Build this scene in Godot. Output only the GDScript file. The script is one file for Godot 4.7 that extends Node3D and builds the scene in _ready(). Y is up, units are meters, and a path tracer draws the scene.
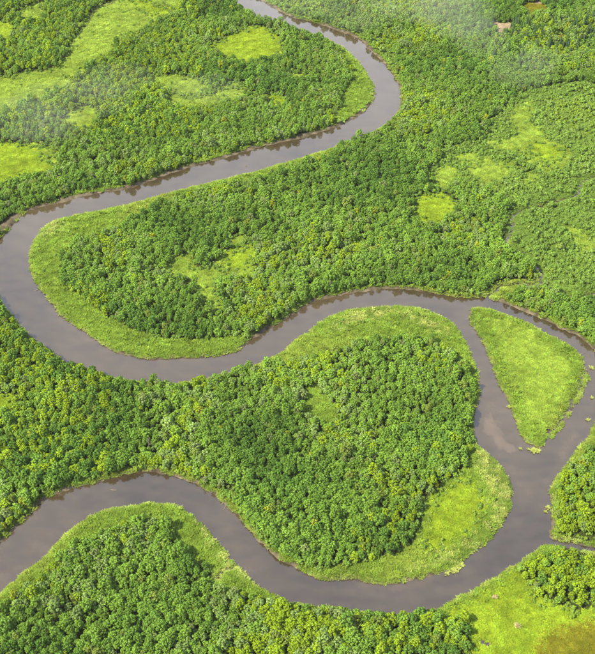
extends Node3D
# A meandering river through a floodplain wood, seen from the air.
# Photo pixels (595 x 654) are turned into points on the water plane; every thing stands on that ground.

const EYE_H := 610.0
const PITCH := 42.0
const FOV := 32.0
const G := 1.5                 # ground grid step
const X0 := -450.0
const Z0 := -345.0
const NX := 601
const NZ := 661

var foc := 327.0 / tan(deg_to_rad(FOV * 0.5))
var sp := sin(deg_to_rad(PITCH))
var cp := cos(deg_to_rad(PITCH))
var rng := RandomNumberGenerator.new()
var n_a := FastNoiseLite.new()
var n_b := FastNoiseLite.new()
var n_c := FastNoiseLite.new()
var sd := PackedFloat32Array()      # signed distance to the water's edge, land positive
var sr := PackedFloat32Array()      # the same for the river alone
var mud := PackedFloat32Array()     # 1 on bare muddy banks
var shoal := PackedFloat32Array()   # 1 where sand lies just under the water
var edge := PackedFloat32Array()     # distance to the border of a clearing
var kind := PackedByteArray()       # what grows on the ground, see below
var taken := {}
const WOOD := 0
const REED := 1
const MEADOW := 2
const BRIGHT := 3
const SCRUB := 4
const SAND := 5
const MARSH := 6
const STRAW := 7
const HAZEL := 8

# ---------------------------------------------------------------- pixels and ground
func gp(u: float, v: float, y := 0.0) -> Vector2:
	var a := (u - 297.5) / foc
	var b := -(v - 327.0) / foc
	var dy := -sp + b * cp
	var dz := -cp - b * sp
	var t := (y - EYE_H) / dy
	return Vector2(a * t, dz * t)

func px(p: Vector3) -> Vector2:
	var r := p - Vector3(0, EYE_H, 0)
	var f := r.y * -sp + r.z * -cp
	var q := r.y * cp + r.z * -sp
	return Vector2(297.5 + r.x / f * foc, 327.0 - q / f * foc)

func line(a: Array) -> PackedVector2Array:
	var o := PackedVector2Array()
	for i in range(0, a.size(), 2):
		o.append(gp(a[i], a[i + 1]))
	return o

func smooth_line(p: PackedVector2Array, closed: bool, step := 3.5, rough := 0.0) -> PackedVector2Array:
	var o := PackedVector2Array()
	var n := p.size()
	var last := n if closed else n - 1
	for i in last:
		var p0 := p[(i - 1 + n) % n] if closed else p[maxi(i - 1, 0)]
		var p1 := p[i]
		var p2 := p[(i + 1) % n]
		var p3 := p[(i + 2) % n] if closed else p[mini(i + 2, n - 1)]
		var k := maxi(1, int(ceil(p1.distance_to(p2) / step)))
		for j in k:
			var q := p1.cubic_interpolate(p2, p0, p3, float(j) / k)
			if rough > 0.0:
				q += Vector2(n_b.get_noise_2d(q.x * 9.0, q.y * 9.0), n_b.get_noise_2d(q.x * 9.0 + 500.0, q.y * 9.0)) * rough
				q += Vector2(n_b.get_noise_2d(q.x * 30.0, q.y * 30.0), n_b.get_noise_2d(q.x * 30.0 + 900.0, q.y * 30.0)) * rough * 0.5
			o.append(q)
	if not closed:
		o.append(p[n - 1])
	return o

func fill(p: PackedVector2Array, put: Callable) -> void:
	var lo := INF
	var hi := -INF
	for q in p:
		lo = minf(lo, q.y)
		hi = maxf(hi, q.y)
	var r0 := maxi(0, int(ceil((Z0 - hi) / G)))
	var r1 := mini(NZ - 1, int(floor((Z0 - lo) / G)))
	var n := p.size()
	for r in range(r0, r1 + 1):
		var z := Z0 - r * G
		var xs := PackedFloat32Array()
		for i in n:
			var a := p[i]
			var b := p[(i + 1) % n]
			if (a.y > z) != (b.y > z):
				xs.append(a.x + (z - a.y) / (b.y - a.y) * (b.x - a.x))
		xs.sort()
		for i in range(0, xs.size() - 1, 2):
			var c0 := maxi(0, int(ceil((xs[i] - X0) / G)))
			var c1 := mini(NX - 1, int(floor((xs[i + 1] - X0) / G)))
			if c1 >= c0:
				put.call(r * NX + c0, r * NX + c1)

func area(a: Array, what: int, rough := 1.6) -> void:
	var p := smooth_line(line(a), true, 4.0, rough)
	fill(p, func(i0: int, i1: int):
		for i in range(i0, i1 + 1):
			kind[i] = what)
	if what == MEADOW or what == BRIGHT:
		edge = near_line(p, true, 11.0, edge)

# nearest distance from grid points to a line, within reach
func near_line(p: PackedVector2Array, closed: bool, reach: float, into: PackedFloat32Array) -> PackedFloat32Array:
	var n := p.size()
	for i in (n if closed else n - 1):
		var a := p[i]
		var b := p[(i + 1) % n]
		var ab := b - a
		var l2 := maxf(ab.length_squared(), 1e-6)
		var c0 := maxi(0, int(floor((minf(a.x, b.x) - reach - X0) / G)))
		var c1 := mini(NX - 1, int(ceil((maxf(a.x, b.x) + reach - X0) / G)))
		var r0 := maxi(0, int(floor((Z0 - maxf(a.y, b.y) - reach) / G)))
		var r1 := mini(NZ - 1, int(ceil((Z0 - minf(a.y, b.y) + reach) / G)))
		for r in range(r0, r1 + 1):
			for c in range(c0, c1 + 1):
				var q := Vector2(X0 + c * G, Z0 - r * G)
				var d := (q - a - ab * clampf((q - a).dot(ab) / l2, 0.0, 1.0)).length()
				var k := r * NX + c
				if d < into[k]:
					into[k] = d
	return into

func cell(x: float, z: float) -> int:
	var c := int(round((x - X0) / G))
	var r := int(round((Z0 - z) / G))
	if c < 0 or r < 0 or c >= NX or r >= NZ:
		return -1
	return r * NX + c

func sample(a: PackedFloat32Array, x: float, z: float, outside: float) -> float:
	var fc := (x - X0) / G
	var fr := (Z0 - z) / G
	var c := int(floor(fc))
	var r := int(floor(fr))
	if c < 0 or r < 0 or c >= NX - 1 or r >= NZ - 1:
		return outside
	var k := r * NX + c
	return lerpf(lerpf(a[k], a[k + 1], fc - c), lerpf(a[k + NX], a[k + NX + 1], fc - c), fr - r)

func ground_at(d: float, x: float, z: float, m: float) -> float:
	if d < 0.0:
		return maxf(-2.2, d * 0.45)
	var e := clampf(d / (2.0 + m * 2.0), 0.0, 1.0)
	return (1.0 + m * 0.5) * pow(e, 0.8) + (n_b.get_noise_2d(x * 2.0, z * 2.0) + 0.3) * 0.45 * clampf(d / 8.0, 0.0, 1.0)

func gy(x: float, z: float) -> float:
	return ground_at(sample(sd, x, z, 15.0), x, z, sample(mud, x, z, 0.0))

# ---------------------------------------------------------------- naming
func numbered(called: String) -> String:
	taken[called] = taken.get(called, -1) + 1
	return called if taken[called] == 0 else "%s_%03d" % [called, taken[called]]

func tag(o: Node, label := "", category := "", group := "", what := "") -> Node:
	if label: o.set_meta("label", label)
	if category: o.set_meta("category", category)
	if group: o.set_meta("group", group)
	if what: o.set_meta("kind", what)
	return o

func thing(called: String, at: Vector3, label: String, category: String, group := "") -> Node3D:
	var o := Node3D.new()
	o.name = numbered(called)
	o.position = at
	add_child(o)
	tag(o, label, category, group)
	return o

func part(called: String, m: Mesh, mat: Material, parent: Node) -> MeshInstance3D:
	var o := MeshInstance3D.new()
	o.name = called
	o.mesh = m
	if mat: o.material_override = mat
	o.cast_shadow = GeometryInstance3D.SHADOW_CASTING_SETTING_ON
	parent.add_child(o, true)
	return o

func mat_of(lin: Color, rough := 0.9, spec := 0.3) -> StandardMaterial3D:
	var m := StandardMaterial3D.new()
	m.albedo_color = lin.linear_to_srgb()
	m.roughness = rough
	m.metallic_specular = spec
	return m

func leaf_mat(lin: Color) -> StandardMaterial3D:
	var m := mat_of(lin, 0.8, 0.16)
	m.vertex_color_use_as_albedo = true
	m.cull_mode = BaseMaterial3D.CULL_DISABLED
	m.backlight_enabled = true
	m.backlight = Color(0.22, 0.22, 0.22)
	return m

# ---------------------------------------------------------------- meshes
class Soup:
	var v := PackedVector3Array()
	var n := PackedVector3Array()
	var c := PackedColorArray()
	func tri(a: Vector3, b: Vector3, d: Vector3, na: Vector3, col: Color) -> void:
		if (b - a).cross(d - a).dot(na) > 0.0:   # front faces run clockwise
			v.append(a); v.append(d); v.append(b)
		else:
			v.append(a); v.append(b); v.append(d)
		n.append(na); n.append(na); n.append(na)
		c.append(col); c.append(col); c.append(col)
	func quad(a: Vector3, b: Vector3, d: Vector3, e: Vector3, na: Vector3, col: Color) -> void:
		tri(a, b, d, na, col)
		tri(a, d, e, na, col)
	func tube(path: PackedVector3Array, rad: PackedFloat32Array, sides: int, col: Color) -> void:
		for i in path.size() - 1:
			var ax := (path[i + 1] - path[i]).normalized()
			var s := ax.cross(Vector3(0.31, 0.2, 0.93)).normalized()
			var t := ax.cross(s)
			for k in sides:
				var a0 := TAU * k / sides
				var a1 := TAU * (k + 1) / sides
				var d0 := s * cos(a0) + t * sin(a0)
				var d1 := s * cos(a1) + t * sin(a1)
				quad(path[i] + d0 * rad[i], path[i] + d1 * rad[i], path[i + 1] + d1 * rad[i + 1], path[i + 1] + d0 * rad[i + 1], (d0 + d1).normalized(), col)
	func add_to(m: ArrayMesh, mat: Material = null) -> ArrayMesh:
		var a := []
		a.resize(Mesh.ARRAY_MAX)
		a[Mesh.ARRAY_VERTEX] = v
		a[Mesh.ARRAY_NORMAL] = n
		a[Mesh.ARRAY_COLOR] = c
		m.add_surface_from_arrays(Mesh.PRIMITIVE_TRIANGLES, a)
		if mat: m.surface_set_material(m.get_surface_count() - 1, mat)
		return m

func rdir() -> Vector3:
	var z := rng.randf_range(-1.0, 1.0)
	var a := rng.randf() * TAU
	var r := sqrt(1.0 - z * z)
	return Vector3(r * cos(a), z, r * sin(a))

# leaf sprays spread over a lump of foliage
func lump(s: Soup, at: Vector3, r: float, count: int, size: float, flat := 0.85) -> void:
	var tone := rng.randf_range(0.86, 1.14)
	for i in count:
		var d := rdir()
		if d.y < -0.35: d.y = -d.y
		var p := at + Vector3(d.x, d.y * flat, d.z) * r * rng.randf_range(0.72, 1.12)
		var nn := (d + rdir() * 0.75).normalized()
		var t := nn.cross(rdir()).normalized()
		var b := nn.cross(t)
		var q := size * rng.randf_range(0.6, 1.3)
		var w := q * rng.randf_range(0.55, 0.9)
		var k := tone * rng.randf_range(0.78, 1.22)
		var col := Color(k * rng.randf_range(0.92, 1.1), k, k * rng.randf_range(0.85, 1.15))
		var sn := (nn * 0.55 + d * 0.6 + Vector3(0, 0.1, 0)).normalized()
		s.tri(p - t * w, p + b * q, p + t * w, sn, col)
		s.tri(p - t * w * 0.8, p + t * w * 0.9, p - b * q * 0.9 + nn * q * 0.2, sn, col)

func crown_soup(h: float, r: float, lumps: int, per: int, lr: float, tall: float) -> Soup:
	var s := Soup.new()
	var mid := h - r * tall
	for i in lumps:
		var k := (i + 0.5) / lumps
		var y := 1.0 - k * 1.75
		var a := i * 2.39996 + rng.randf_range(-0.4, 0.4)
		var rr := sqrt(maxf(0.0, 1.0 - y * y)) if y > 0.0 else 1.0 - 0.25 * y * y
		var reach := r * rng.randf_range(0.62, 1.0)
		var p := Vector3(cos(a) * rr * reach, mid + y * r * tall * rng.randf_range(0.7, 1.0), sin(a) * rr * reach)
		var l := lr * rng.randf_range(0.7, 1.25)
		lump(s, p, l, int(per * l * l / (lr * lr)), 0.33)
	lump(s, Vector3(0, mid, 0), r * 0.75, per, 0.5)
	return s

func trunk_soup(h: float, r: float, limbs: int) -> Soup:
	var s := Soup.new()
	var col := Color(1, 1, 1)
	var lean := Vector3(rng.randf_range(-0.5, 0.5), 0, rng.randf_range(-0.5, 0.5))
	var tr := 0.035 * h * 0.5
	s.tube(PackedVector3Array([Vector3(0, -0.4, 0), Vector3(0, 0.3, 0) + lean * 0.1, Vector3(0, h * 0.4, 0) + lean * 0.5, Vector3(0, h * 0.85, 0) + lean]), PackedFloat32Array([tr * 1.5, tr, tr * 0.8, tr * 0.25]), 6, col)
	for i in limbs:
		var a := TAU * i / limbs + rng.randf_range(-0.4, 0.4)
		var y := h * rng.randf_range(0.3, 0.6)
		var d := Vector3(cos(a), 0, sin(a)) * r
		s.tube(PackedVector3Array([Vector3(0, y, 0) + lean * y / h, Vector3(0, y + h * 0.12, 0) + d * 0.4, Vector3(0, y + h * 0.26, 0) + d * 0.8]), PackedFloat32Array([tr * 0.6, tr * 0.4, tr * 0.12]), 4, col)
	return s

func spruce_soup(h: float, r: float) -> Soup:
	var s := Soup.new()
	var tiers := 13
	for i in tiers:
		var k := float(i) / tiers
		var y := h * (0.1 + 0.88 * k)
		var rr := r * pow(1.0 - k, 0.85) + 0.12
		var m := int(8 + rr * 8)
		for j in m:
			var a := TAU * j / m + rng.randf_range(-0.25, 0.25)
			var d := Vector3(cos(a), 0, sin(a))
			var t := Vector3(-d.z, 0, d.x)
			var l := rr * rng.randf_range(0.75, 1.15)
			var k2 := rng.randf_range(0.75, 1.25)
			var col := Color(k2, k2, k2)
			var tip := Vector3(0, y - l * 0.45, 0) + d * l
			var root := Vector3(0, y + 0.25, 0) + d * 0.08
			var w := 0.16 + l * 0.2
			var m1 := root.lerp(tip, 0.6) + t * w
			var m2 := root.lerp(tip, 0.6) - t * w
			var nn := (d * 0.7 + Vector3(0, 0.8, 0)).normalized()
			s.tri(root, m1, tip, (nn + t * 0.4).normalized(), col)
			s.tri(root, tip, m2, (nn - t * 0.4).normalized(), col)
	return s

func tuft_soup(h: float, r: float, blades: int) -> Soup:
	var s := Soup.new()
	for i in blades:
		var a := rng.randf() * TAU
		var q := sqrt(rng.randf()) * r
		var root := Vector3(cos(a) * q, 0, sin(a) * q)
		var out := Vector3(cos(a + rng.randf_range(-1.2, 1.2)), 0, sin(a + rng.randf_range(-1.2, 1.2)))
		var t := Vector3(-out.z, 0, out.x) * rng.randf_range(0.07, 0.16)
		var hh := h * rng.randf_range(0.55, 1.15)
		var mid := root + Vector3(0, hh * 0.62, 0) + out * hh * 0.45
		var tip := root + Vector3(0, hh * rng.randf_range(0.55, 0.95), 0) + out * hh * rng.randf_range(0.9, 1.3)
		var k := rng.randf_range(0.75, 1.25)
		var col := Color(k * rng.randf_range(0.9, 1.15), k, k * rng.randf_range(0.8, 1.2))
		for f in [[root - t, root + t, mid + t], [root - t, mid + t, mid - t], [mid - t, mid + t, tip]]:
			var gn: Vector3 = (f[1] - f[0]).cross(f[2] - f[0]).normalized()
			if gn.y < 0.0: gn = -gn
			s.tri(f[0], f[1], f[2], (gn * 0.6 + Vector3(0, 0.5, 0) + rdir() * 0.2).normalized(), col)
	return s

func dead_soup(h: float, thick: float) -> Soup:
	var s := Soup.new()
	var lean := Vector3(rng.randf_range(-1, 1), 0, rng.randf_range(-1, 1)) * 0.6
	s.tube(PackedVector3Array([Vector3(0, -0.3, 0), Vector3(0, h * 0.5, 0) + lean * 0.4, Vector3(0, h, 0) + lean]), PackedFloat32Array([thick, thick * 0.7, thick * 0.12]), 6, Color(1, 1, 1))
	for i in 22:
		var y := h * rng.randf_range(0.3, 0.95)
		var a := rng.randf() * TAU
		var d := Vector3(cos(a), 0, sin(a)) * rng.randf_range(1.0, 2.6) * (1.25 - y / h)
		var root := Vector3(0, y, 0) + lean * y / h
		var e := root + d + Vector3(0, h * rng.randf_range(0.08, 0.22), 0)
		var k := rng.randf_range(0.8, 1.2)
		s.tube(PackedVector3Array([root, root.lerp(e, 0.5) + Vector3(0, -0.15, 0), e]), PackedFloat32Array([thick * 0.4, thick * 0.28, thick * 0.08]), 4, Color(k, k, k))
		for j in 4:
			var f := root.lerp(e, rng.randf_range(0.4, 1.0))
			s.tube(PackedVector3Array([f, f + rdir() * 0.7 + Vector3(0, 0.3, 0)]), PackedFloat32Array([thick * 0.2, thick * 0.05]), 3, Color(k, k, k))
	return s

# many copies of a few meshes, as one mass
func mass(called: String, meshes: Array, where: Array, tint: Array, label: String, category: String) -> void:
	var root := Node3D.new()
	root.name = numbered(called)
	add_child(root)
	tag(root, label, category, "", "stuff")
	for i in meshes.size():
		if where[i].is_empty():
			continue
		var mm := MultiMesh.new()
		mm.transform_format = MultiMesh.TRANSFORM_3D
		mm.use_colors = true
		mm.mesh = meshes[i]
		mm.instance_count = where[i].size()
		for k in where[i].size():
			mm.set_instance_transform(k, where[i][k])
			mm.set_instance_color(k, tint[i][k])
		var o := MultiMeshInstance3D.new()
		o.name = "growth"
		o.multimesh = mm
		o.set_meta("kind", "stuff")
		root.add_child(o, true)

# ---------------------------------------------------------------- the place
func _ready() -> void:
	# camera
	var cam := Camera3D.new()
	cam.name = "camera"
	cam.fov = FOV
	cam.near = 1.0
	cam.far = 20000.0
	cam.position = Vector3(0, EYE_H, 0)
	cam.rotation_degrees = Vector3(-PITCH, 0, 0)
	add_child(cam)
	cam.current = true
	# sky, haze, exposure
	var env := Environment.new()
	var sky := Sky.new()
	var sm := ProceduralSkyMaterial.new()
	sm.sky_top_color = Color(0.46, 0.54, 0.72)
	sm.sky_horizon_color = Color(0.95, 0.955, 0.96)
	sm.sky_curve = 0.8
	sm.ground_bottom_color = Color(0.25, 0.3, 0.2)
	sm.ground_horizon_color = Color(0.7, 0.72, 0.75)
	sm.sky_energy_multiplier = 0.95
	sky.sky_material = sm
	env.background_mode = Environment.BG_SKY
	env.sky = sky
	env.tonemap_mode = Environment.TONE_MAPPER_LINEAR
	env.tonemap_exposure = 3.05
	env.fog_enabled = true
	env.fog_density = 0.00001
	env.fog_light_color = Color(0.9, 0.92, 0.95)
	env.volumetric_fog_enabled = true
	env.volumetric_fog_density = 0.0
	env.sdfgi_enabled = true
	env.ssao_enabled = true
	env.ssil_enabled = true
	var we := WorldEnvironment.new()
	we.name = "surroundings"
	we.environment = env
	add_child(we)
	# sun: from the left, a little behind the camera
	var sun := DirectionalLight3D.new()
	sun.name = "sun"
	sun.light_energy = 1.6
	sun.light_color = Color(1.0, 0.95, 0.80)
	sun.light_angular_distance = 0.6
	sun.shadow_enabled = true
	add_child(sun)
	sun.look_at_from_position(Vector3.ZERO, Vector3(0.72, -0.95, -0.30), Vector3.UP)

	rng.seed = 20240611
	n_a.seed = 3
	n_a.frequency = 0.008
	n_a.fractal_octaves = 3
	n_b.seed = 11
	n_b.frequency = 0.02
	n_b.fractal_octaves = 2
	n_c.seed = 29
	n_c.frequency = 0.06
	n_c.fractal_octaves = 3

	lay_out()
	build_ground()
	build_water()
	build_reeds()
	build_trees()
	build_small_things()
	build_mist()

# banks, clearings and bare patches, in photo pixels
func lay_out() -> void:
	var n := NX * NZ
	sd.resize(n)
	mud.resize(n)
	shoal.resize(n)
	kind.resize(n)
	kind.fill(WOOD)
	edge.resize(n)
	edge.fill(20.0)
	var east := [150, -80, 205, -40, 240, -14, 261, 0, 272, 7, 283.5, 13, 294.5, 18, 308.6, 21, 324.7, 26, 341, 32, 359, 39, 368, 48, 380.5, 60, 390.6, 70.4, 397.6, 82, 401.5, 93, 401, 105, 393, 119, 380, 129, 366, 137, 350, 142, 334, 148,
		314.6, 154, 298.5, 159.5, 280, 164.5, 260, 170.8, 240, 176, 220.8, 180.5, 200.7, 185.5, 180.5, 190, 160, 196, 140, 201.7, 120, 206.5, 96.8, 211.5, 76.6, 215.5, 56.5, 220.6, 44.4, 227.6, 37.3, 236.7, 31.3, 248.8, 29.2, 261, 30.5, 272,
		34.3, 280, 42.4, 292, 52.4, 304.3, 62.5, 316.4, 74.6, 325.5, 88.7, 334.5, 100.8, 343.6, 113, 350.7, 120, 354, 134, 357, 150, 358.7, 170.4, 358.7, 190.6, 357.7, 210.8, 356.3, 227, 353.7, 242, 348.7, 250, 340.7, 264.4, 331.6, 278.5, 323.5,
		294.6, 313.5, 306.7, 305.4, 316.8, 301.3, 329, 298.3, 350, 293.3, 370.3, 291.3, 388.5, 288.6, 406.6, 289.8, 424.8, 292.3, 440, 293.8, 452, 296.2, 468, 297.2, 483.4, 297.4, 487.4, 298.2, 500.5, 302.3, 514.6, 307.3, 528.8, 313.4, 545, 320.4,
		557.7, 327, 569.8, 332, 582, 338.5, 592, 348, 600, 358, 606, 374, 606, 396, 602, 412, 595, 423, 590, 434, 577, 450, 563.7, 468, 554.7, 480.4, 551, 492.5, 552.7, 504.6, 551.6, 516.7, 550.6, 528.8, 548.6, 538, 549, 545, 539.5, 547, 529.5, 555,
		515.3, 565.4, 499.2, 575.5, 480, 586, 460.8, 596, 448.7, 603, 436.6, 609, 420.5, 612, 400, 615, 380, 614.5, 357, 612, 336.7, 608.5, 316.6, 607, 296.4, 604, 282.3, 599, 268, 592, 256, 584.6, 240.8, 569, 226.6, 552.9, 212.5, 536.7, 200.4, 523.6,
		188.3, 512.5, 178.2, 506.5, 162, 503.4, 150, 502.8, 136.6, 504.9, 120.5, 507.5, 106.4, 510, 90.2, 516.6, 78, 524.6, 68, 532, 54.5, 545.6, 42.4, 558.7, 24.2, 573, 10, 585, 0, 593.4, -25, 618, -60, 655]
	var west := [130, -80, 185, -38, 215, -10, 236, 4, 250, 15, 266, 20.5, 280, 26, 294.5, 32.5, 308.6, 36, 322.7, 38, 340.8, 46.8, 353, 57, 361, 65.5, 368.4, 76.5, 373.4, 86.6, 374, 94.6, 370.4, 104.7, 360.3, 114.8, 345, 123, 332.8, 128.5, 318.7, 132.5,
		304.6, 137.6, 286.4, 141.6, 266.2, 145.6, 248, 150.7, 240, 153, 224.9, 158.3, 204.7, 162.8, 190.6, 167.4, 170.4, 173.5, 154.3, 179.5, 136, 186.6, 120, 190.5, 100.8, 192.8, 80.7, 197.4, 66.6, 201.4, 48.4, 205.5, 30.3, 210.5, 20, 217, 10, 229,
		0, 238, -10, 248, -15, 262, -14, 278, -6, 292, 4, 306, 14, 318, 24, 330, 36, 341, 47, 349, 58, 359, 80.7, 368, 97, 372, 109, 377, 120, 379, 132, 381, 150, 382.5, 168.4, 384, 188.6, 382.5, 205, 380, 225, 374, 240, 370, 252.3, 367, 262.4, 362,
		276.5, 355.8, 286.6, 348.7, 296.6, 339.7, 308.7, 331.6, 318.8, 323.5, 329, 317.8, 346, 311.4, 366.3, 308.4, 390.5, 306.4, 410.7, 307.4, 426.8, 310.4, 441, 316.8, 452, 323.4, 460, 332.5, 466.2, 344.6, 472.3, 358.7, 477.3, 372.9, 479, 387,
		478.5, 400, 475, 412, 473, 424, 474.3, 433, 478, 446, 488.4, 454.5, 498.5, 464.5, 506.6, 473.6, 511, 483, 511.6, 498.8, 509.3, 511, 498, 528.5, 485, 544, 475, 552, 467, 557.4, 456.8, 564.5, 446.7, 570.5, 430.6, 575.5, 412.4, 580.6, 400, 583,
		384, 584.6, 370, 582, 350.8, 579, 336.7, 579.6, 322.6, 580, 310.5, 575.5, 300.4, 570.5, 288.3, 563.4, 274.2, 555.4, 266, 547.3, 258.9, 541, 248.8, 529.7, 238.7, 516.6, 224.6, 504.5, 214.5, 495.4, 200.4, 486.3, 184.3, 479.2, 166, 474.2, 148, 471.8,
		126.6, 474.2, 108.4, 479.2, 90.2, 484.3, 72, 488.3, 60, 493, 50.4, 496.5, 38.3, 505.5, 26.2, 519, 12, 531.5, 0, 543, -20, 560, -60, 600]
	var island := [470, 311, 478.3, 308, 492.4, 310.3, 508.6, 316.4, 524.7, 321.4, 536.8, 328.5, 549, 335.5, 560, 340.6, 569.8, 346, 579.9, 355.2, 585.9, 366, 589.6, 375.4, 586, 384.5, 580.9, 396.6, 573.8, 408.7, 565.8, 421.8, 555.7, 435.9, 547.6, 442,
		540.5, 447.6, 531.5, 445, 523.4, 439, 518.4, 426.8, 513.3, 412.7, 509.3, 400.6, 499.2, 384.5, 493.2, 366.3, 487.1, 352.2, 483, 341, 476.3, 330.5, 470.3, 320.4]
	var ws := smooth_line(line(west), false, 3.5, 1.5)
	ws.reverse()
	var chan := smooth_line(line(east), false, 3.5, 1.5)
	chan.append_array(ws)
	var isl := smooth_line(line(island), true, 3.0, 1.6)
	var pond := smooth_line(line([479, 640, 484, 640.5, 490, 643.5, 490.5, 646.5, 485, 646, 480, 644]), true, 2.0, 0.6)
	# distance to the nearest edge, then its sign
	var dist := PackedFloat32Array()
	dist.resize(n)
	dist.fill(20.0)
	dist = near_line(chan, true, 16.0, dist)
	dist = near_line(isl, true, 16.0, dist)
	var wet := PackedByteArray()
	wet.resize(n)
	fill(chan, func(a: int, b: int):
		for i in range(a, b + 1): wet[i] = 1)
	fill(isl, func(a: int, b: int):
		for i in range(a, b + 1): wet[i] = 0)
	sr.resize(n)
	for i in n:
		sr[i] = -dist[i] if wet[i] == 1 else dist[i]
	# creeks and the pond
	var creek := PackedFloat32Array()
	creek.resize(n)
	creek.fill(20.0)
	for c in [[[640, 168, 610, 172, 588, 180, 581, 184, 579, 194, 572, 198, 555.7, 202, 541.6, 207, 527.4, 208.4, 513.3, 216.5, 512.3, 230.6, 506.3, 240.7, 507, 248, 515, 251, 523.4, 254.8, 529.5, 262.9, 539.5, 270, 541.6, 279, 538, 286, 529.5, 285.8, 509.3, 284.8, 499.2, 289.5, 491, 295, 484, 300], 1.25],
			[[650, 286, 610, 291, 595, 293.5, 586, 295.8, 571.8, 298, 566, 295], 1.7],
			[[660, 560, 620, 556, 595, 551.5, 583, 547.5, 571.8, 545.5, 560, 544, 550, 542, 543, 540], 2.2],
			[[589, 362, 584, 372, 578, 391, 571, 404, 564, 417, 556, 427, 549, 435, 545, 446], 0.9],
			[[226, 563, 234, 556, 238, 551], 0.8], [[217, 580, 228, 570, 241, 563], 0.8],
			[[123, -30, 119, -6, 114, 3, 99, 10, 90, 22, 78, 38], 0.9]]:
		var w: float = c[1]
		var one := PackedFloat32Array()
		one.resize(n)
		one.fill(20.0)
		one = near_line(smooth_line(line(c[0]), false, 3.0, 2.0), false, 12.0, one)
		for i in n:
			if one[i] < 19.0:
				creek[i] = minf(creek[i], one[i] - w)
	var pd := PackedFloat32Array()
	pd.resize(n)
	pd.fill(20.0)
	pd = near_line(pond, true, 8.0, pd)
	fill(pond, func(a: int, b: int):
		for i in range(a, b + 1): pd[i] = -pd[i])
	for i in n:
		sd[i] = minf(sr[i], minf(creek[i], pd[i]))
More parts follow.
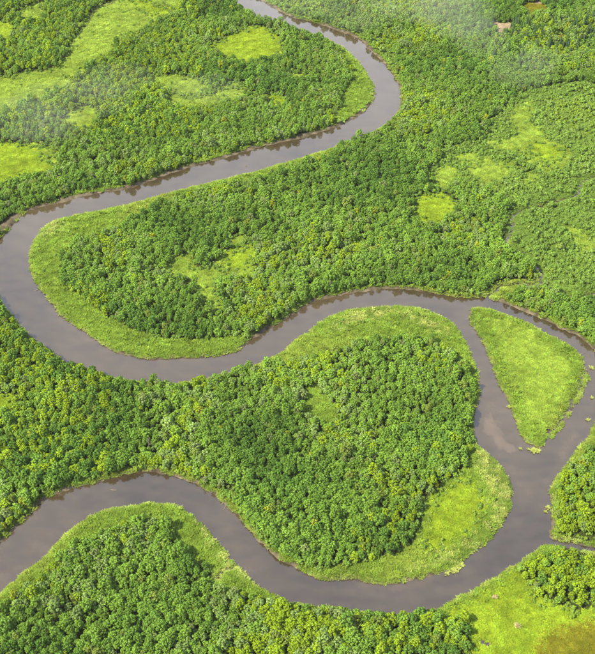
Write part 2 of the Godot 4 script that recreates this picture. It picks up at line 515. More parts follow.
	# what grows where
	var list := [
		[SCRUB, [508, 212, 540, 205, 580, 196, 640, 180, 640, 290, 590, 296, 560, 292, 544, 282, 540, 272, 528, 258, 512, 248]],
		[SCRUB, [440, 150, 480, 140, 520, 95, 600, 90, 600, 180, 560, 200, 510, 205, 470, 190, 450, 180]],
		[SCRUB, [290, -40, 262, -2, 300, 15, 345, 28, 372, 46, 395, 72, 402, 90, 395, 60, 370, 34, 330, 15, 310, -10]],
		# the long diagonal meadow
		[MEADOW, [-40, 84, 0, 78, 30, 73, 55, 69, 66, 56, 76, 36, 96, 12, 116, 2, 122, -20, 190, -20, 176, 14, 160, 22, 136, 34, 122, 44, 108, 56, 84, 74, 66, 90, 48, 99, 30, 104, 0, 114, -40, 120]],
		[BRIGHT, [128, 0, 150, 4, 172, 10, 165, 17, 150, 15, 135, 8]],
		[MEADOW, [20, 12, 42, 5, 44, 18, 24, 23]], [BRIGHT, [-10, 24, 12, 26, 13, 38, -10, 42]],
		[BRIGHT, [-20, 148, 20, 145, 45, 147, 58, 154, 64, 163, 48, 176, 22, 179, 0, 188, -20, 190]],
		[MEADOW, [38, 147, 58, 154, 62, 162, 48, 165]],
		[BRIGHT, [63, 119, 80, 109, 96, 109, 99, 118, 90, 130, 70, 128]],
		[MEADOW, [152, 79, 175, 76, 200, 82, 208, 92, 190, 97, 163, 92]], [MEADOW, [168, 97, 190, 98, 214, 95, 240, 84, 244, 97, 218, 107, 180, 109]],
		[MEADOW, [214, 95, 225, 88, 240, 84, 244, 97, 228, 100]],
		[BRIGHT, [210, 46, 235, 34, 250, 28, 268, 30, 281, 45, 277, 60, 256, 66, 234, 62, 214, 54]],
		[BRIGHT, [269, 96, 282, 97, 287, 104, 276, 110, 270, 104]],
		[MEADOW, [288, 77, 300, 75, 306, 78, 296, 82]],
		# banks of the upper bend
		[REED, [322, 36, 345, 47, 358, 58, 376, 84, 377, 104, 350, 124, 334, 121, 341, 106, 343, 94, 352, 80, 348, 66, 336, 52]],
		[REED, [190, 164, 225, 153, 222, 162, 190, 172]], [REED, [60, 198, 95, 190, 120, 186, 120, 194, 60, 205]],
		[REED, [330, 146, 300, 154, 260, 166, 230, 174, 200, 180, 160, 193, 130, 200, 130, 214, 160, 206, 200, 195, 240, 186, 280, 175, 310, 165, 332, 156]],
		# first point bar
		[REED, [140, 199, 96, 208, 56, 217, 36, 232, 26, 252, 25, 275, 48, 306, 74, 330, 110, 354, 150, 362, 200, 361, 243, 352, 246, 340, 236, 337, 220, 340, 200, 341, 174, 341, 156, 339, 140, 334, 120, 324, 98, 312, 78, 295, 65, 288, 61, 275, 61, 263, 66, 253, 75, 244, 92, 240, 106, 236, 122, 230, 150, 213]],
		[STRAW, [42, 234, 50, 226, 60, 225, 64, 230, 52, 238, 44, 241]],
		# clearing inside it
		[MEADOW, [166, 270, 180, 257, 190, 256, 195, 267, 206, 271, 219, 260, 220, 252, 234, 252, 253, 246, 254, 260, 256, 272, 246, 283, 234, 280, 220, 284, 214, 292, 227, 310, 218, 314, 205, 306, 196, 295, 190, 281, 172, 278]],
		[BRIGHT, [219, 262, 226, 253, 253, 247, 253, 262, 244, 270, 228, 268]], [MEADOW, [230, 240, 243, 237, 242, 246, 231, 248]], [BRIGHT, [350, 244, 368, 242, 366, 249, 352, 251]],
		# second point bar
		[REED, [236, 367, 262, 360, 286, 346, 308, 329, 330, 314, 366, 306, 410, 304, 441, 313, 462, 330, 472, 350, 480, 372, 482, 392, 478, 402, 473, 384, 465, 367, 451, 356, 442, 350, 430, 342, 406, 340, 378, 343, 354, 349, 330, 357, 305, 362, 280, 367, 256, 371]],
		[STRAW, [330, 332, 345, 318, 366, 312, 392, 310, 380, 320, 350, 326]], [STRAW, [395, 312, 425, 318, 446, 334, 440, 336, 418, 325]],
		[HAZEL, [305, 391, 318, 382, 322, 396, 336, 408, 334, 428, 316, 424, 303, 408]],
		[REED, [476, 443, 490, 453, 507, 470, 514, 483, 515, 500, 510, 515, 485, 548, 455, 570, 412, 585, 384, 588, 340, 583, 318, 583, 298, 573, 310, 571, 330, 570, 350, 566, 370, 562, 384, 558, 400, 552, 416, 540, 423, 524, 424, 503, 446, 484, 462, 476, 468, 462, 470, 449]],
		[BRIGHT, [448, 485, 466, 478, 478, 488, 488, 506, 478, 526, 455, 545, 432, 555, 420, 545, 427, 520, 430, 503]],
		[STRAW, [478, 450, 492, 459, 505, 475, 510, 490, 508, 508, 496, 524, 484, 536, 490, 518, 493, 500, 484, 480, 476, 466]], [STRAW, [484, 536, 470, 548, 450, 560, 420, 572, 400, 576, 420, 566, 450, 552]],
		# the near point
		[REED, [-30, 625, 0, 588, 24, 568, 54, 541, 78, 520, 106, 507, 150, 500, 178, 503, 200, 520, 228, 550, 256, 580, 282, 596, 300, 604, 280, 606, 252, 600, 228, 594, 211, 586, 207, 570, 190, 562, 183, 545, 171, 543, 171, 531, 161, 525, 141, 523, 121, 527, 107, 533, 97, 542, 73, 553, 60, 559, 46, 573, 40, 590, 20, 596, 0, 606]],
		[STRAW, [202, 528, 214, 540, 232, 562, 250, 581, 240, 578, 222, 562, 206, 540]],
		[REED, [256, 584, 300, 600, 340, 604, 400, 611, 400, 619, 340, 612, 300, 608, 262, 594]],
		# lower right
		[BRIGHT, [440, 611, 475, 588, 500, 575, 516, 571, 526, 582, 540, 596, 556, 605, 580, 611, 640, 614, 640, 700, 450, 700, 468, 660, 470, 640, 468, 625, 455, 618]],
		[MARSH, [534, 654, 548, 634, 570, 626, 600, 622, 640, 625, 640, 700, 530, 700]],
		[BRIGHT, [-20, 396, 8, 396, 14, 402, 8, 411, -20, 414]],
		[REED, [590, 428, 604, 420, 604, 436, 586, 452, 566, 474, 558, 490, 556, 510, 548, 512, 548, 490, 560, 468]],
		[REED, [549, 541, 530, 551, 500, 571, 470, 588, 445, 602, 430, 612, 445, 612, 475, 596, 505, 577, 530, 563, 552, 551]],
		[REED, [484, 296, 496, 290, 512, 287, 520, 290, 512, 296, 506, 301, 498, 303]],
		# meadows at the upper right
		[MEADOW, [508, 112, 526, 102, 536, 112, 531, 124, 546, 130, 549, 140, 566, 149, 572, 158, 560, 170, 543, 174, 528, 166, 518, 155, 504, 153, 486, 148, 487, 143, 505, 140, 516, 134, 508, 125]],
		[BRIGHT, [528, 150, 540, 144, 560, 150, 562, 160, 545, 164]],
		[MEADOW, [469, 170, 480, 160, 500, 162, 516, 165, 504, 181, 486, 187, 474, 182]], [BRIGHT, [414, 203, 432, 195, 449, 197, 454, 211, 440, 226, 417, 221]], [MEADOW, [432, 172, 452, 168, 460, 175, 450, 188, 436, 190]],
		[MEADOW, [524, 176, 536, 172, 534, 187, 522, 187]], [MEADOW, [456, 156, 480, 154, 476, 163, 460, 165]], [MEADOW, [566, 228, 590, 236, 600, 250, 580, 252]],
		[SAND, [493, 24, 502, 24, 512, 23.5, 510, 31, 503, 36, 495, 35]], [SAND, [530, 9, 541, 10, 541, 15, 531, 14]], [SAND, [532, 3, 541, 3, 540, 6, 533, 6]], [SAND, [549, 24, 556, 23, 554, 27]],
		[MARSH, [520, 7, 532, 4, 546, 8, 543, 15, 524, 15]], [MARSH, [556, 36, 566, 36, 562, 44, 554, 42]],
	]
	for e in list:
		area(e[1], e[0])
	fill(isl, func(a: int, b: int):
		for i in range(a, b + 1): kind[i] = REED)
	area([486, 320, 520, 325, 556, 350, 575, 372, 560, 405, 545, 425, 530, 425, 512, 385, 495, 345], MEADOW, 3.0)
	# bare mud along the cut banks
	for m in [[[262, 0, 294, 18, 325, 26, 359, 39, 380, 60, 397, 82, 401, 93], 3.4], [[372, 104, 345, 123, 318, 132.5, 286, 141.5, 248, 150.5, 205, 163, 170, 173.5, 136, 186.5, 100, 193, 60, 202, 30, 210.5], 4.2],
			[[500, 302, 528, 313.4, 557, 327, 582, 338.5, 594, 350], 4.2], [[243, 348, 264, 331.6, 294, 313.5, 316, 301.5, 350, 293.3, 388, 288.6, 424, 292.3], 2.6], [[0, 543, 26, 519, 50, 496.5, 90, 484.5, 148, 472, 184, 479, 214, 495.4, 248, 529.7, 266, 547, 300, 570], 2.0],
			[[110, 350, 150, 358.7, 200, 357], 1.4], [[400, 582, 440, 572], 1.8], [[470, 312, 470, 320], 2.0], [[550, 520, 549, 540, 560, 545, 583, 548], 4.5], [[505, 470, 512, 486], 2.0], [[-4, 232, 8, 226, 16, 217], 6.0], [[575, 545, 600, 553], 3.0]]:
		var one := PackedFloat32Array()
		one.resize(n)
		one.fill(20.0)
		one = near_line(smooth_line(line(m[0]), false, 4.0, 1.5), false, 8.0, one)
		for i in n:
			if one[i] < 8.0:
				var nn := n_c.get_noise_2d((i % NX) * 2.0, (i / NX) * 2.0) * 3.2
				mud[i] = maxf(mud[i], 1.0 - smoothstep(m[1] * 0.75 - 0.9, m[1] * 0.75 + 0.9, one[i] + nn))
	for m in [[[488, 412, 489, 422, 491, 431, 497, 438, 503, 444, 509, 450], 4.0, 1.0], [[495, 428, 503, 434], 2.2, 0.7], [[562, 453, 568, 444, 576, 436], 4.0, 0.45], [[514, 470, 520, 500, 512, 525], 6.0, 0.15], [[557, 470, 548, 492, 546, 505], 4.0, 0.25], [[40, 300, 62, 322, 92, 342], 2.5, 0.2], [[360, 584, 400, 587, 430, 580], 2.0, 0.25], [[472, 314, 468, 318], 2.0, 0.4]]:
		var one := PackedFloat32Array()
		one.resize(n)
		one.fill(20.0)
		one = near_line(smooth_line(line(m[0]), false, 3.0, 2.0), false, 12.0, one)
		for i in n:
			if one[i] < 12.0:
				var c := i % NX
				var r := i / NX
				var nn := n_c.get_noise_2d(c * 1.5, r * 0.9) * 5.0 + n_c.get_noise_2d(c * 5.0, r * 3.0) * 2.0
				shoal[i] = maxf(shoal[i], m[2] * (1.0 - smoothstep(m[1] * 0.35, m[1] * 1.25, one[i] + nn)))

func soil(k: int, d: float, x: float, z: float, m: float) -> Color:
	var a := n_a.get_noise_2d(x * 2.0, z * 2.0)
	var b := n_c.get_noise_2d(x * 2.0, z * 2.0)
	var c := Color(0.045, 0.06, 0.02)
	match k:
		REED, HAZEL: c = Color(0.085, 0.145, 0.03)
		MEADOW: c = Color(0.12, 0.19, 0.04)
		BRIGHT: c = Color(0.13, 0.20, 0.014)
		SCRUB: c = Color(0.08, 0.13, 0.03)
		SAND: c = Color(0.27, 0.215, 0.165)
		MARSH: c = Color(0.10, 0.12, 0.015)
		STRAW: c = Color(0.22, 0.23, 0.08)
	c = c * (1.0 + 0.35 * a + 0.35 * b)
	var earth := Color(0.112, 0.096, 0.074) * (1.0 + 1.1 * b)
	var bare := maxf(m, 1.0 - smoothstep(0.5, 1.3, d + b))
	c = c.lerp(earth, clampf(bare, 0.0, 1.0))
	c.a = 1.0
	return c

func build_ground() -> void:
	var xs := PackedFloat32Array([-9000, -3000, -1200, -700, -520])
	var zs := PackedFloat32Array([4000, 900, 100, -180, -290])
	for i in NX: xs.append(X0 + i * G)
	for i in NZ: zs.append(Z0 - i * G)
	xs.append_array(PackedFloat32Array([520, 700, 1200, 3000, 9000]))
	zs.append_array(PackedFloat32Array([-1400, -1700, -2600, -5000, -12000]))
	var w := xs.size()
	var h := zs.size()
	var v := PackedVector3Array()
	var nn := PackedVector3Array()
	var cc := PackedColorArray()
	var ix := PackedInt32Array()
	v.resize(w * h)
	nn.resize(w * h)
	cc.resize(w * h)
	for j in h:
		for i in w:
			var x := xs[i]
			var z := zs[j]
			var c := i - 5
			var r := j - 5
			var k := j * w + i
			if c >= 0 and r >= 0 and c < NX and r < NZ:
				var q := r * NX + c
				v[k] = Vector3(x, ground_at(sd[q], x, z, mud[q]), z)
				cc[k] = soil(kind[q], sd[q], x, z, mud[q])
			else:
				v[k] = Vector3(x, 0.9, z)
				cc[k] = Color(0.05, 0.085, 0.02)
	for j in h:
		for i in w:
			var k := j * w + i
			var a := v[k - 1] if i > 0 else v[k]
			var b := v[k + 1] if i < w - 1 else v[k]
			var c := v[k - w] if j > 0 else v[k]
			var d := v[k + w] if j < h - 1 else v[k]
			nn[k] = (b - a).cross(c - d).normalized() * -1.0
			if nn[k].y < 0.0: nn[k] = -nn[k]
	ix.resize((w - 1) * (h - 1) * 6)
	var t := 0
	for j in h - 1:
		for i in w - 1:
			var k := j * w + i
			ix[t] = k; ix[t + 1] = k + w; ix[t + 2] = k + 1
			ix[t + 3] = k + 1; ix[t + 4] = k + w; ix[t + 5] = k + w + 1
			t += 6
	var ar := []
	ar.resize(Mesh.ARRAY_MAX)
	ar[Mesh.ARRAY_VERTEX] = v
	ar[Mesh.ARRAY_NORMAL] = nn
	ar[Mesh.ARRAY_COLOR] = cc
	ar[Mesh.ARRAY_INDEX] = ix
	var m := ArrayMesh.new()
	m.add_surface_from_arrays(Mesh.PRIMITIVE_TRIANGLES, ar)
	var mat := mat_of(Color(1, 1, 1), 1.0, 0.1)
	mat.vertex_color_use_as_albedo = true
	mat.uv1_triplanar = true
	mat.uv1_world_triplanar = true
	mat.uv1_scale = Vector3.ONE / 37.0
	var tex := NoiseTexture2D.new()
	tex.width = 1024
	tex.height = 1024
	tex.seamless = true
	var fn := FastNoiseLite.new()
	fn.seed = 5
	fn.frequency = 0.03
	fn.fractal_octaves = 5
	fn.fractal_gain = 0.75
	tex.noise = fn
	var gr := Gradient.new()
	gr.set_color(0, Color(0.55, 0.55, 0.5))
	gr.set_color(1, Color(1, 1, 1))
	tex.color_ramp = gr
	mat.albedo_texture = tex
	var o := part("ground", m, mat, self)
	tag(o, "low green floodplain ground with muddy river banks", "ground", "", "structure")

func sheet(called: String, label: String, want: Callable, mat: Material) -> void:
	var v := PackedVector3Array()
	var nn := PackedVector3Array()
	var cc := PackedColorArray()
	var ix := PackedInt32Array()
	var at := {}
	for r in NZ - 1:
		for c in NX - 1:
			var k := r * NX + c
			if not want.call(k, c, r):
				continue
			var id := PackedInt32Array()
			for q: int in [k, k + NX, k + 1, k + NX + 1]:
				if not at.has(q):
					at[q] = v.size()
					var x := X0 + (q % NX) * G
					var z := Z0 - (q / NX) * G
					v.append(Vector3(x, 0, z))
					nn.append(Vector3.UP)
					var b := n_a.get_noise_2d(x * 0.9, z * 0.6)
					var s := n_c.get_noise_2d(x * 0.7, z * 1.4)
					var col := Color(0.034, 0.026, 0.016) * (1.0 + 0.45 * b + 0.3 * s)
					col = col.lerp(Color(0.10, 0.072, 0.048), shoal[q] * 0.38)
					col.a = 1.0
					cc.append(col)
				id.append(at[q])
			ix.append_array(PackedInt32Array([id[0], id[1], id[2], id[2], id[1], id[3]]))
	if v.is_empty():
		return
	var ar := []
	ar.resize(Mesh.ARRAY_MAX)
	ar[Mesh.ARRAY_VERTEX] = v
	ar[Mesh.ARRAY_NORMAL] = nn
	ar[Mesh.ARRAY_COLOR] = cc
	ar[Mesh.ARRAY_INDEX] = ix
	var m := ArrayMesh.new()
	m.add_surface_from_arrays(Mesh.PRIMITIVE_TRIANGLES, ar)
	tag(part(called, m, mat, self), label, "water", "", "structure")

func build_water() -> void:
	var mat := mat_of(Color(1, 1, 1), 0.07, 0.5)
	mat.vertex_color_use_as_albedo = true
	mat.uv1_triplanar = true
	mat.uv1_world_triplanar = true
	mat.uv1_scale = Vector3.ONE / 23.0
	var tex := NoiseTexture2D.new()
	tex.width = 512
	tex.height = 512
	tex.seamless = true
	tex.as_normal_map = true
	tex.bump_strength = 2.0
	var fn := FastNoiseLite.new()
	fn.seed = 8
	fn.frequency = 0.02
	fn.fractal_octaves = 4
	tex.noise = fn
	mat.clearcoat_enabled = true
	mat.clearcoat = 0.85
	mat.clearcoat_roughness = 0.06
	mat.normal_enabled = true
	mat.normal_texture = tex
	mat.normal_scale = 0.16
	var pond := gp(485, 643.5)
	var in_pond := func(c: int, r: int) -> bool:
		return Vector2(X0 + c * G, Z0 - r * G).distance_to(pond) < 12.0
	sheet("river", "brown winding river between wooded banks", func(k: int, _c: int, _r: int) -> bool: return sr[k] < 3.0, mat)
	sheet("stream", "narrow dark creek winding through scrub to the river", func(k: int, c: int, r: int) -> bool: return sr[k] >= 3.0 and sd[k] < 2.5 and not in_pond.call(c, r), mat)
	sheet("pond", "small dark pool in the bright grass", func(k: int, c: int, r: int) -> bool: return sr[k] >= 3.0 and sd[k] < 2.5 and in_pond.call(c, r), mat)

# ---------------------------------------------------------------- reeds and grass
func build_reeds() -> void:
	var mat := leaf_mat(Color(1, 1, 1))
	var meshes := []
	var where := []
	var tint := []
	for i in 4:
		meshes.append(tuft_soup(1.0, 0.85, 26).add_to(ArrayMesh.new(), mat))
		where.append([])
		tint.append(PackedColorArray())
	var z := -350.0
	while z > -1320.0:
		var far := (-z - 350.0) / 970.0
		var step := lerpf(0.95, 1.75, far)
		var half := 210.0 + far * 240.0
		var x := -half
		while x < half:
			x += step
			var qx := x + rng.randf_range(-0.5, 0.5) * step
			var qz := z + rng.randf_range(-0.5, 0.5) * step
			var k := cell(qx + n_c.get_noise_2d(qx * 3.0, qz * 3.0) * 3.0, qz + n_c.get_noise_2d(qz * 3.0, qx * 3.0) * 3.0)
			if k < 0:
				continue
			var d := sample(sd, qx, qz, 15.0)
			if d < 0.3:
				continue
			var g := kind[k]
			if g != WOOD and g != SAND:
				var aside := cell(qx + rng.randfn(0.0, 3.0), qz + rng.randfn(0.0, 3.0))
				if aside >= 0 and kind[aside] != WOOD and kind[aside] != SAND and kind[aside] != SCRUB:
					g = kind[aside]
			if g == WOOD or g == SAND:
				if d > (5.0 if sr[k] < 9.0 else 2.6) or g == SAND:
					continue
				g = REED
			var m := sample(mud, qx, qz, 0.0)
			if m > rng.randf_range(0.3, 0.85):
				continue
			var pit := n_c.get_noise_2d(qx * 6.0, qz * 4.0)
			if pit < -0.28 and rng.randf() < 0.8:
				continue
			var p := px(Vector3(qx, 0, qz))
			if p.x < -50 or p.x > 645 or p.y < -40 or p.y > 690:
				continue
			var a := n_a.get_noise_2d(qx * 2.5, qz * 2.5)
			var b := n_c.get_noise_2d(qx * 1.5, qz * 1.5)
			var warm := n_a.get_noise_2d(qx + 800.0, qz)
			var h := 1.3
			var c := Color(0.125, 0.205, 0.03)
			match g:
				REED:
					h = 1.5
					if d < 2.6 and b > -0.05:
						c = Color(0.15, 0.20, 0.055)
				MEADOW:
					h = 0.75
					c = Color(0.155, 0.235, 0.036)
				BRIGHT:
					h = 0.7
					c = Color(0.162, 0.242, 0.018)
				SCRUB:
					h = 0.9
					c = Color(0.10, 0.17, 0.035)
				MARSH:
					h = 0.7
					c = Color(0.125, 0.128, 0.012)
				STRAW:
					h = 1.35
					c = Color(0.22, 0.265, 0.085)
			if g == STRAW and b + rng.randf_range(-0.3, 0.3) < -0.1:
				c = Color(0.12, 0.19, 0.04)
			if g == REED and warm > 0.15:
				c = c.lerp(Color(0.16, 0.22, 0.04), clampf((warm - 0.15) * 3.0, 0.0, 0.6))
			c = c * (1.0 + 0.28 * a + 0.5 * b + 0.35 * pit) * rng.randf_range(0.72, 1.25)
			c.r *= rng.randf_range(0.9, 1.12)
			c = c * 0.8
			c.b *= 0.8
			c.a = 1.0
			# ragged height: trampled hollows and taller clumps
			h *= (1.0 + 0.6 * b + 0.5 * pit) * (rng.randf_range(0.7, 1.25) if rng.randf() < 0.93 else 1.7) * (0.25 + 0.75 * smoothstep(0.0, 4.5, d))
			var sc := step * rng.randf_range(0.8, 1.15) * 1.05
			var bs := Basis(Vector3.UP, rng.randf() * TAU).scaled(Vector3(sc, h, sc))
			var i := rng.randi() % 4
			where[i].append(Transform3D(bs, Vector3(qx, gy(qx, qz) - 0.05, qz)))
			tint[i].append(c)
		z -= step
	mass("reed_grass", meshes, where, tint, "green reeds and meadow grass covering banks and clearings", "grass")
	print("tufts ", where[0].size() * 4)

# ---------------------------------------------------------------- trees
const TINTS := [
	["deep green", Color(0.056, 0.120, 0.019)], ["mid green", Color(0.083, 0.160, 0.024)], ["fresh green", Color(0.108, 0.196, 0.027)],
	["sage green", Color(0.126, 0.198, 0.054)], ["yellow-green", Color(0.142, 0.218, 0.013)], ["olive", Color(0.108, 0.155, 0.028)], ["grey-green", Color(0.118, 0.165, 0.054)], ["golden", Color(0.165, 0.21, 0.018)]]

func tint_for(x: float, z: float, p: Vector2) -> int:
	# stands of one kind mixed with strays
	var w := n_a.get_noise_2d(x * 0.8 + 300.0, z * 0.8) + rng.randf_range(-0.27, 0.27)
	var warm := smoothstep(300.0, 520.0, p.x) * smoothstep(400.0, 580.0, p.y) * 0.85
	if p.x < 110.0 and p.y > 290.0 and p.y < 480.0: warm = 0.45
	if p.x < 200.0 and p.y < 140.0: warm = 0.4
	if rng.randf() < warm:
		return 4 if rng.randf() < 0.85 else 2
	var e := rng.randf()
	if e < 0.008: return 7
	if e < 0.04: return 5
	if e < 0.055: return 6
	if w < -0.42: return 0
	if w < -0.04: return 1
	if w < 0.30: return 2
	if w < 0.45: return 3
	return 4

func size_word(s: float) -> String:
	return "small" if s < 0.8 else "tall" if s > 1.1 else "medium"

func build_trees() -> void:
	var leaf := leaf_mat(Color(1, 1, 1))
	var bark := mat_of(Color(0.13, 0.11, 0.09), 0.95, 0.1)
	var own := []
	for t in TINTS: own.append(leaf_mat(t[1]))
	var crowns := []
	var trunks := []
	var whole := []
	for i in 10:
		var h: float = [8.5, 9.2, 8.0, 9.8, 8.8, 10.2, 7.6, 9.0, 8.4, 9.6][i]
		var r: float = [2.6, 2.4, 2.9, 2.5, 3.1, 2.7, 2.3, 2.8, 3.0, 2.5][i]
		var cs := crown_soup(h, r, [29, 25, 33, 28, 35, 30, 24, 31, 31, 28][i], 36, 0.80, [1.35, 1.6, 1.2, 1.65, 1.15, 1.5, 1.4, 1.3, 1.2, 1.6][i])
		var ts := trunk_soup(h, r, 4)
		crowns.append(cs.add_to(ArrayMesh.new()))
		trunks.append(ts.add_to(ArrayMesh.new()))
		whole.append(ts.add_to(cs.add_to(ArrayMesh.new(), leaf), bark))
	var shrubs := []
	var shrub_stems := []
	var shrub_whole := []
	for i in 5:
		var cs := crown_soup([2.6, 3.0, 3.4, 2.8, 3.8][i], [1.7, 1.5, 1.9, 2.1, 1.7][i], [7, 6, 8, 9, 8][i], 40, 0.85, 0.7)
		var ts := trunk_soup([2.0, 2.4, 2.6, 2.2, 3.0][i], 1.2, 5)
		shrubs.append(cs.add_to(ArrayMesh.new()))
		shrub_stems.append(ts.add_to(ArrayMesh.new()))
		shrub_whole.append(ts.add_to(cs.add_to(ArrayMesh.new(), leaf), bark))
	var trees := []        # [depth, variant, transform, tint, pixel]
	var bushes := []
	var spruces := []
	var step := 3.2
	var row := 0
	var z := -352.0
	while z > -1325.0:
		var far := (-z - 350.0) / 970.0
		var half := 215.0 + far * 235.0
		var x := -half + (row % 2) * step * 0.5
		row += 1
		while x < half:
			x += step
			var qx := x + rng.randf_range(-0.42, 0.42) * step
			var qz := z + rng.randf_range(-0.42, 0.42) * step
			var k := cell(qx, qz)
			if k < 0:
				continue
			var d := sample(sd, qx, qz, 15.0)
			if d < 2.6:
				continue
			var p := px(Vector3(qx, 0, qz))
			if p.x < -55 or p.x > 650 or p.y < -45 or p.y > 715:
				continue
			# ragged edges: look a little aside
			var g := kind[cell(clampf(qx + n_c.get_noise_2d(qx * 2.0, qz * 2.0) * 9.0, X0 + 1, X0 + 898), clampf(qz + n_c.get_noise_2d(qz * 2.0, qx * 2.0) * 9.0, Z0 - 988, Z0 - 1))]
			var open := kind[k] != WOOD and kind[k] != SCRUB
			if open or (g != WOOD and g != SCRUB):
				# a stray bush at the edge of a clearing
				if not open:
					if rng.randf() < 0.85:
						bushes.append([Vector2(qx, -qz).length(), rng.randi() % 5, qx, qz, rng.randf_range(0.6, 1.3), tint_for(qx, qz, p), p])
					continue
				if sr[k] < 45.0 and p.x > 465.0 and p.y > 300.0 and p.y < 450.0:
					continue
				var near := edge[k] + n_c.get_noise_2d(qx * 0.8, qz * 0.8) * 9.0
				if (kind[k] == MEADOW or kind[k] == BRIGHT) and sr[k] > 14.0 and near < 5.0 and rng.randf() < 0.6:
					bushes.append([Vector2(qx, -qz).length(), rng.randi() % 5, qx, qz, rng.randf_range(0.4, 0.85), tint_for(qx, qz, p), p])
				elif (g == MEADOW or g == REED) and sr[k] > 8.0 and rng.randf() < (0.5 if g != kind[k] else 0.02) and n_c.get_noise_2d(qx, qz) > -0.05:
					bushes.append([Vector2(qx, -qz).length(), rng.randi() % 5, qx, qz, rng.randf_range(0.55, 0.9), tint_for(qx, qz, p), p])
				continue
			var m := sample(mud, qx, qz, 0.0)
			if m > 0.35:
				continue
			var size := 0.79 + 0.30 * n_b.get_noise_2d(qx * 0.8, qz * 0.8) + rng.randf_range(-0.3, 0.3) + (0.35 if rng.randf() < 0.07 else 0.0)
			var fringe := edge[k] + n_c.get_noise_2d(qx * 0.8, qz * 0.8) * 9.0
			var by_creek := sr[k] > 7.0 and d < 5.0
			if p.x > 545.0 and p.y > 535.0 and p.y < 566.0 and sr[k] > 3.0 and d < 9.0:
				if d > 3.0 and rng.randf() < 0.6:
					bushes.append([Vector2(qx, -qz).length(), rng.randi() % 5, qx, qz, rng.randf_range(0.4, 0.8), 4, p])
				continue
			if by_creek and d < 2.9:
				continue
			if g == SCRUB or kind[k] == SCRUB or d < 3.8 or by_creek or (fringe < 5.0 and edge[k] < 11.0 and rng.randf() < 0.75):
				if rng.randf() < 0.82:
					bushes.append([Vector2(qx, -qz).length(), rng.randi() % 5, qx, qz, size * rng.randf_range(0.75, 1.35), tint_for(qx, qz, p), p])
				continue
			if p.y < 75.0 and p.x > 470.0 and p.y > -12.0 and p.x < 605.0 and spruces.size() < 300 and rng.randf() < 0.3 * smoothstep(75.0, 35.0, p.y) * smoothstep(470.0, 520.0, p.x):
				spruces.append([qx, qz, size * rng.randf_range(1.0, 1.5), p])
				continue
			if rng.randf() < 0.05 + 0.4 * smoothstep(0.2, 0.5, n_b.get_noise_2d(qx * 1.5, qz * 1.5 + 400.0)):
				bushes.append([Vector2(qx, -qz).length(), rng.randi() % 5, qx, qz, size, tint_for(qx, qz, p), p])
				continue
			var sy := size * rng.randf_range(0.82, 1.15)
			var bs := Basis(Vector3.UP, rng.randf() * TAU).scaled(Vector3(size, sy, size))
			trees.append([Vector2(qx, -qz).length(), rng.randi() % 10, Transform3D(bs, Vector3(qx, gy(qx, qz) - 0.1, qz)), tint_for(qx, qz, p), p])
		z -= step * 0.87
	trees.sort_custom(func(a, b): return a[0] < b[0])
	bushes.sort_custom(func(a, b): return a[0] < b[0])
	print("trees ", trees.size(), " bushes ", bushes.size(), " spruces ", spruces.size())
	# the nearest trees one by one, the wood behind them as one mass
	var where := []
	var tint := []
	for i in 10:
		where.append([])
		tint.append(PackedColorArray())
	var count := 0
	for t in trees:
		var p: Vector2 = t[4]
		if count < 300 and p.x > 2 and p.x < 593 and p.y < 655 and p.y > 100:
			count += 1
			var col: String = TINTS[t[3]][0]
			var stand := "in the wood on the near river point" if p.x < 265 else "in the wood along the near bank" if p.x < 480 else "in the thicket beside the bright grass"
			var tr: Transform3D = t[2]
			var o := thing("broadleaf_tree", tr.origin, "%s %s tree with %s crown %s" % [size_word(tr.basis.y.length()), col, ["round", "narrow", "broad", "narrow", "broad", "round", "round", "round", "broad", "narrow"][t[1]], stand], "tree", "%s broadleaf trees %s" % [col, stand])
			o.transform = tr
			part("crown", crowns[t[1]], own[t[3]], o)
			part("trunk", trunks[t[1]], bark, o)
		else:
			var c: Color = TINTS[t[3]][1]
			c = c * rng.randf_range(0.85, 1.2) * (1.0 + 0.18 * n_b.get_noise_2d(t[2].origin.x * 0.5, t[2].origin.z * 0.5))
			c.a = 1.0
			where[t[1]].append(t[2])
			tint[t[1]].append(c)
	mass("forest", whole, where, tint, "dense green broadleaf wood filling the river bends", "forest")
	# bushes
	var bw := []
	var bt := []
	for i in 5:
		bw.append([])
		bt.append(PackedColorArray())
	count = 0
	for b in bushes:
		var p: Vector2 = b[6]
		var s: float = b[4]
		var tr := Transform3D(Basis(Vector3.UP, rng.randf() * TAU).scaled(Vector3(s, s * rng.randf_range(0.85, 1.15), s)), Vector3(b[2], gy(b[2], b[3]) - 0.08, b[3]))
		if count < 160 and p.x > 2 and p.x < 593 and p.y < 652:
			count += 1
			var col: String = TINTS[b[5]][0]
			var stand := "among the trees of the near river point" if p.x < 265 else "under the trees along the near river bank" if p.x < 480 else "beside the bright grass and creek"
			var o := thing("willow_shrub", tr.origin, "low %s rounded shrub %s" % [col, stand], "shrub", "%s shrubs %s" % [col, stand])
			o.transform = tr
			part("foliage", shrubs[b[1]], own[b[5]], o)
			part("stem", shrub_stems[b[1]], bark, o)
		else:
			var c: Color = TINTS[b[5]][1]
			c = c.lerp(Color(0.11, 0.178, 0.035), 0.55) * rng.randf_range(0.85, 1.2)
			c.a = 1.0
			bw[b[1]].append(tr)
			bt[b[1]].append(c)
	mass("willow_scrub", shrub_whole, bw, bt, "low pale green scrub along creeks and banks", "scrub")
	# spruces among the trees by the bare sand
	var needle := leaf_mat(Color(0.03, 0.06, 0.022))
	var sm := []
	var st := []
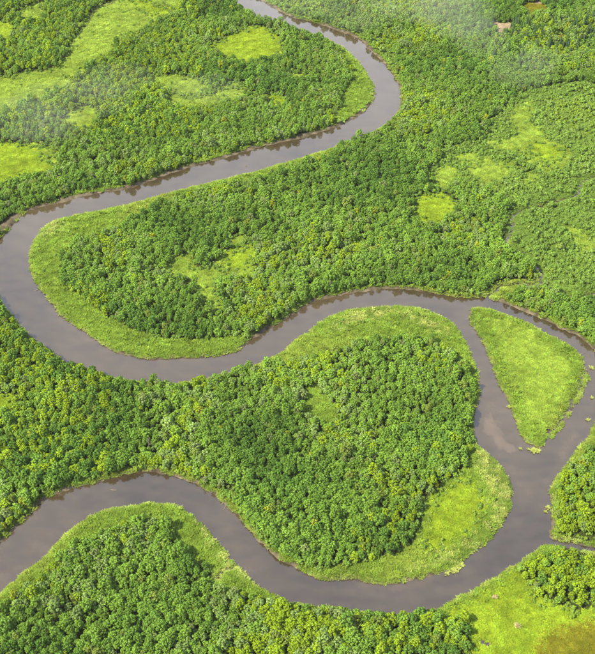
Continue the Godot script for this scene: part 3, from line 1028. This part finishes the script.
	for i in 3:
		sm.append(spruce_soup([11.0, 12.5, 9.5][i], [1.9, 2.1, 1.8][i]).add_to(ArrayMesh.new()))
		st.append(trunk_soup([10.0, 11.5, 8.5][i], 0.3, 2).add_to(ArrayMesh.new()))
	count = 0
	for s in spruces:
		var q: Vector2 = s[3]
		if count >= 300:
			break
		count += 1
		var o := thing("spruce_tree", Vector3(s[0], gy(s[0], s[1]) - 0.1, s[1]), "%s dark pointed spruce tree %s" % [size_word(s[2]), "close beside the bare sand patch" if q.distance_to(Vector2(502, 28)) < 22.0 else "by the brown boggy patch" if q.distance_to(Vector2(535, 12)) < 24.0 else "among broadleaf trees past the bare sand"], "spruce", "dark spruces around the bare sand patches")
		o.rotation.y = rng.randf() * TAU
		o.scale = Vector3.ONE * float(s[2])
		var v := rng.randi() % 3
		part("crown", sm[v], needle, o)
		part("trunk", st[v], bark, o)

# ---------------------------------------------------------------- small things
func build_small_things() -> void:
	var wood := mat_of(Color(0.17, 0.15, 0.135), 0.95, 0.1)
	wood.vertex_color_use_as_albedo = true
	var tan := mat_of(Color(0.30, 0.24, 0.15), 0.95, 0.1)
	tan.vertex_color_use_as_albedo = true
	for d in [[149.5, 450, 11.0, "bare grey dead tree standing in the wood above the wide river bend"], [179, 465, 10.0, "bare grey dead tree beside the bank where the river bends"],
			[60, 366, 9.0, "bare grey dead tree at the wood's edge beside the river"], [403, 352, 9.5, "bare grey dead tree behind the pale reed bank"], [205, 485, 8.0, "small bare grey tree on the muddy cut bank"]]:
		var g := gp(d[0], d[1])
		var o := thing("dead_tree", Vector3(g.x, gy(g.x, g.y), g.y), d[3], "dead tree")
		part("branches", dead_soup(d[2], 0.3).add_to(ArrayMesh.new()), wood, o)
	var tuft := tuft_soup(1.0, 1.0, 60).add_to(ArrayMesh.new())
	for d in [[517, 629, 2.0, "tan withered bush standing alone in the bright grass by the small pool"], [494, 600, 1.5, "small tan withered bush near the river edge in bright grass"]]:
		var g := gp(d[0], d[1])
		var o := thing("withered_bush", Vector3(g.x, gy(g.x, g.y), g.y), d[3], "bush")
		part("branches", dead_soup(3.0 * d[2] / 1.6, 0.12).add_to(ArrayMesh.new()), tan, o)
		var s := Soup.new()
		for i in 7:
			lump(s, Vector3(rng.randf_range(-1, 1), rng.randf_range(1.0, 2.4), rng.randf_range(-1, 1)) * d[2] * 0.75, 0.7 * d[2], 34, 0.25)
		part("twigs", s.add_to(ArrayMesh.new()), tan, o)
	# reed clumps standing in the river
	var reed := leaf_mat(Color(0.19, 0.23, 0.05))
	for d in [[591.6, 368, 1.3, "off the island's outer shore"], [592, 398, 0.9, "off the island's outer shore"], [588, 420, 1.1, "off the island's outer shore"], [509.3, 407, 1.2, "off the island's inner shore"],
			[533.5, 450.6, 1.7, "off the island's pointed tip"], [537, 451, 1.7, "off the island's pointed tip"], [528.4, 449.5, 0.8, "off the island's pointed tip"], [520.4, 449, 0.8, "off the island's pointed tip"],
			[447, 574, 1.1, "along the pale reed bank"], [453, 571, 1.6, "along the pale reed bank"], [457, 568.5, 1.7, "along the pale reed bank"], [461, 565.5, 1.6, "along the pale reed bank"],
			[548, 508, 1.2, "beside the muddy creek mouth"], [545.5, 512, 0.8, "beside the muddy creek mouth"]]:
		var g := gp(d[0], d[1])
		var o := thing("reed_clump", Vector3(g.x, 0, g.y), "small clump of yellow-green reeds standing in the water %s" % d[3], "reeds", "reed clumps standing in the water %s" % d[3])
		o.rotation.y = rng.randf() * TAU
		o.scale = Vector3(d[2], 1.0, d[2])
		part("blades", tuft, reed, o)
		var b := Soup.new()
		for i in 10:
			var a0 := TAU * i / 10.0
			var a1 := TAU * (i + 1) / 10.0
			b.tri(Vector3(0, 0.12, 0), Vector3(cos(a0) * 0.9, -0.25, sin(a0) * 0.9), Vector3(cos(a1) * 0.9, -0.25, sin(a1) * 0.9), Vector3.UP, Color(1, 1, 1))
		part("root_mound", b.add_to(ArrayMesh.new()), mat_of(Color(0.12, 0.10, 0.06)), o)
	# driftwood
	for d in [[35.7, 290.3, 0.3, 4.0, "weathered log floating off the long curved reed bank"], [62.5, 318, 0.5, 4.5, "weathered log stranded at the foot of the curved reed bank"], [246, 165.8, 0.1, 3.0, "short dark snag in the straight upper reach"],
			[375.5, 93.8, 0.2, 4.0, "bare snag poking from the tip of the upper reed point"], [113.5, 490, -0.2, 4.5, "low snag breaking the surface of the wide near bend"], [225, 507, 1.2, 7.0, "long grey trunk fallen from the muddy cut bank"], [222.5, 503.5, 0.7, 4.5, "short grey trunk lying on the muddy cut bank"], [183, 188.5, 0.4, 2.6, "short snag near the fringe of the straight upper reach"]]:
		var g := gp(d[0], d[1])
		var s := Soup.new()
		var l: float = d[3]
		s.tube(PackedVector3Array([Vector3(-l * 0.5, 0.1, 0), Vector3(-l * 0.1, 0.16, 0.2), Vector3(l * 0.25, 0.14, 0.1), Vector3(l * 0.5, 0.22, -0.2)]), PackedFloat32Array([0.05, 0.24, 0.2, 0.06]), 7, Color(0.9, 0.85, 0.8))
		s.tube(PackedVector3Array([Vector3(0, 0.2, 0.15), Vector3(0.5, 0.7, 0.5), Vector3(0.9, 0.9, 0.9)]), PackedFloat32Array([0.1, 0.07, 0.02]), 5, Color(0.85, 0.8, 0.75))
		s.tube(PackedVector3Array([Vector3(l * 0.25, 0.2, 0.1), Vector3(l * 0.35, 0.6, -0.5)]), PackedFloat32Array([0.08, 0.02]), 5, Color(0.85, 0.8, 0.75))
		var o := part(numbered("driftwood"), s.add_to(ArrayMesh.new()), wood, self)
		o.position = Vector3(g.x, maxf(0.0, gy(g.x, g.y)), g.y)
		o.rotation.y = d[2]
		tag(o, d[4], "driftwood")

# thin drifts of mist over the far woods
func build_mist() -> void:
	var fm := FogMaterial.new()
	fm.albedo = Color(0.97, 0.98, 1.0)
	fm.density = 0.0008
	for d in [[20, 118, 70, 26, 40], [70, 100, 80, 24, 44], [110, 80, 60, 22, 36], [50, 128, 50, 20, 30], [455, 12, 60, 34, 60], [478, 35, 40, 30, 50], [430, 0, 80, 30, 60], [520, 70, 46, 22, 40], [540, 58, 30, 18, 30], [300, 0, 80, 26, 50], [360, 14, 60, 22, 40], [205, 88, 50, 18, 30]]:
		var g := gp(d[0], d[1], 26.0)
		var f := FogVolume.new()
		f.name = numbered("mist")
		f.shape = RenderingServer.FOG_VOLUME_SHAPE_ELLIPSOID
		f.size = Vector3(d[2] * 1.6, d[3] * 1.0, d[4] * 1.7)
		f.position = Vector3(g.x, 26.0, g.y)
		f.rotation.y = rng.randf_range(-0.6, 0.6)
		f.material = fm
		tag(f, "thin white drift of mist over the far woods", "mist", "mist drifts over the far woods", "stuff")
		add_child(f)
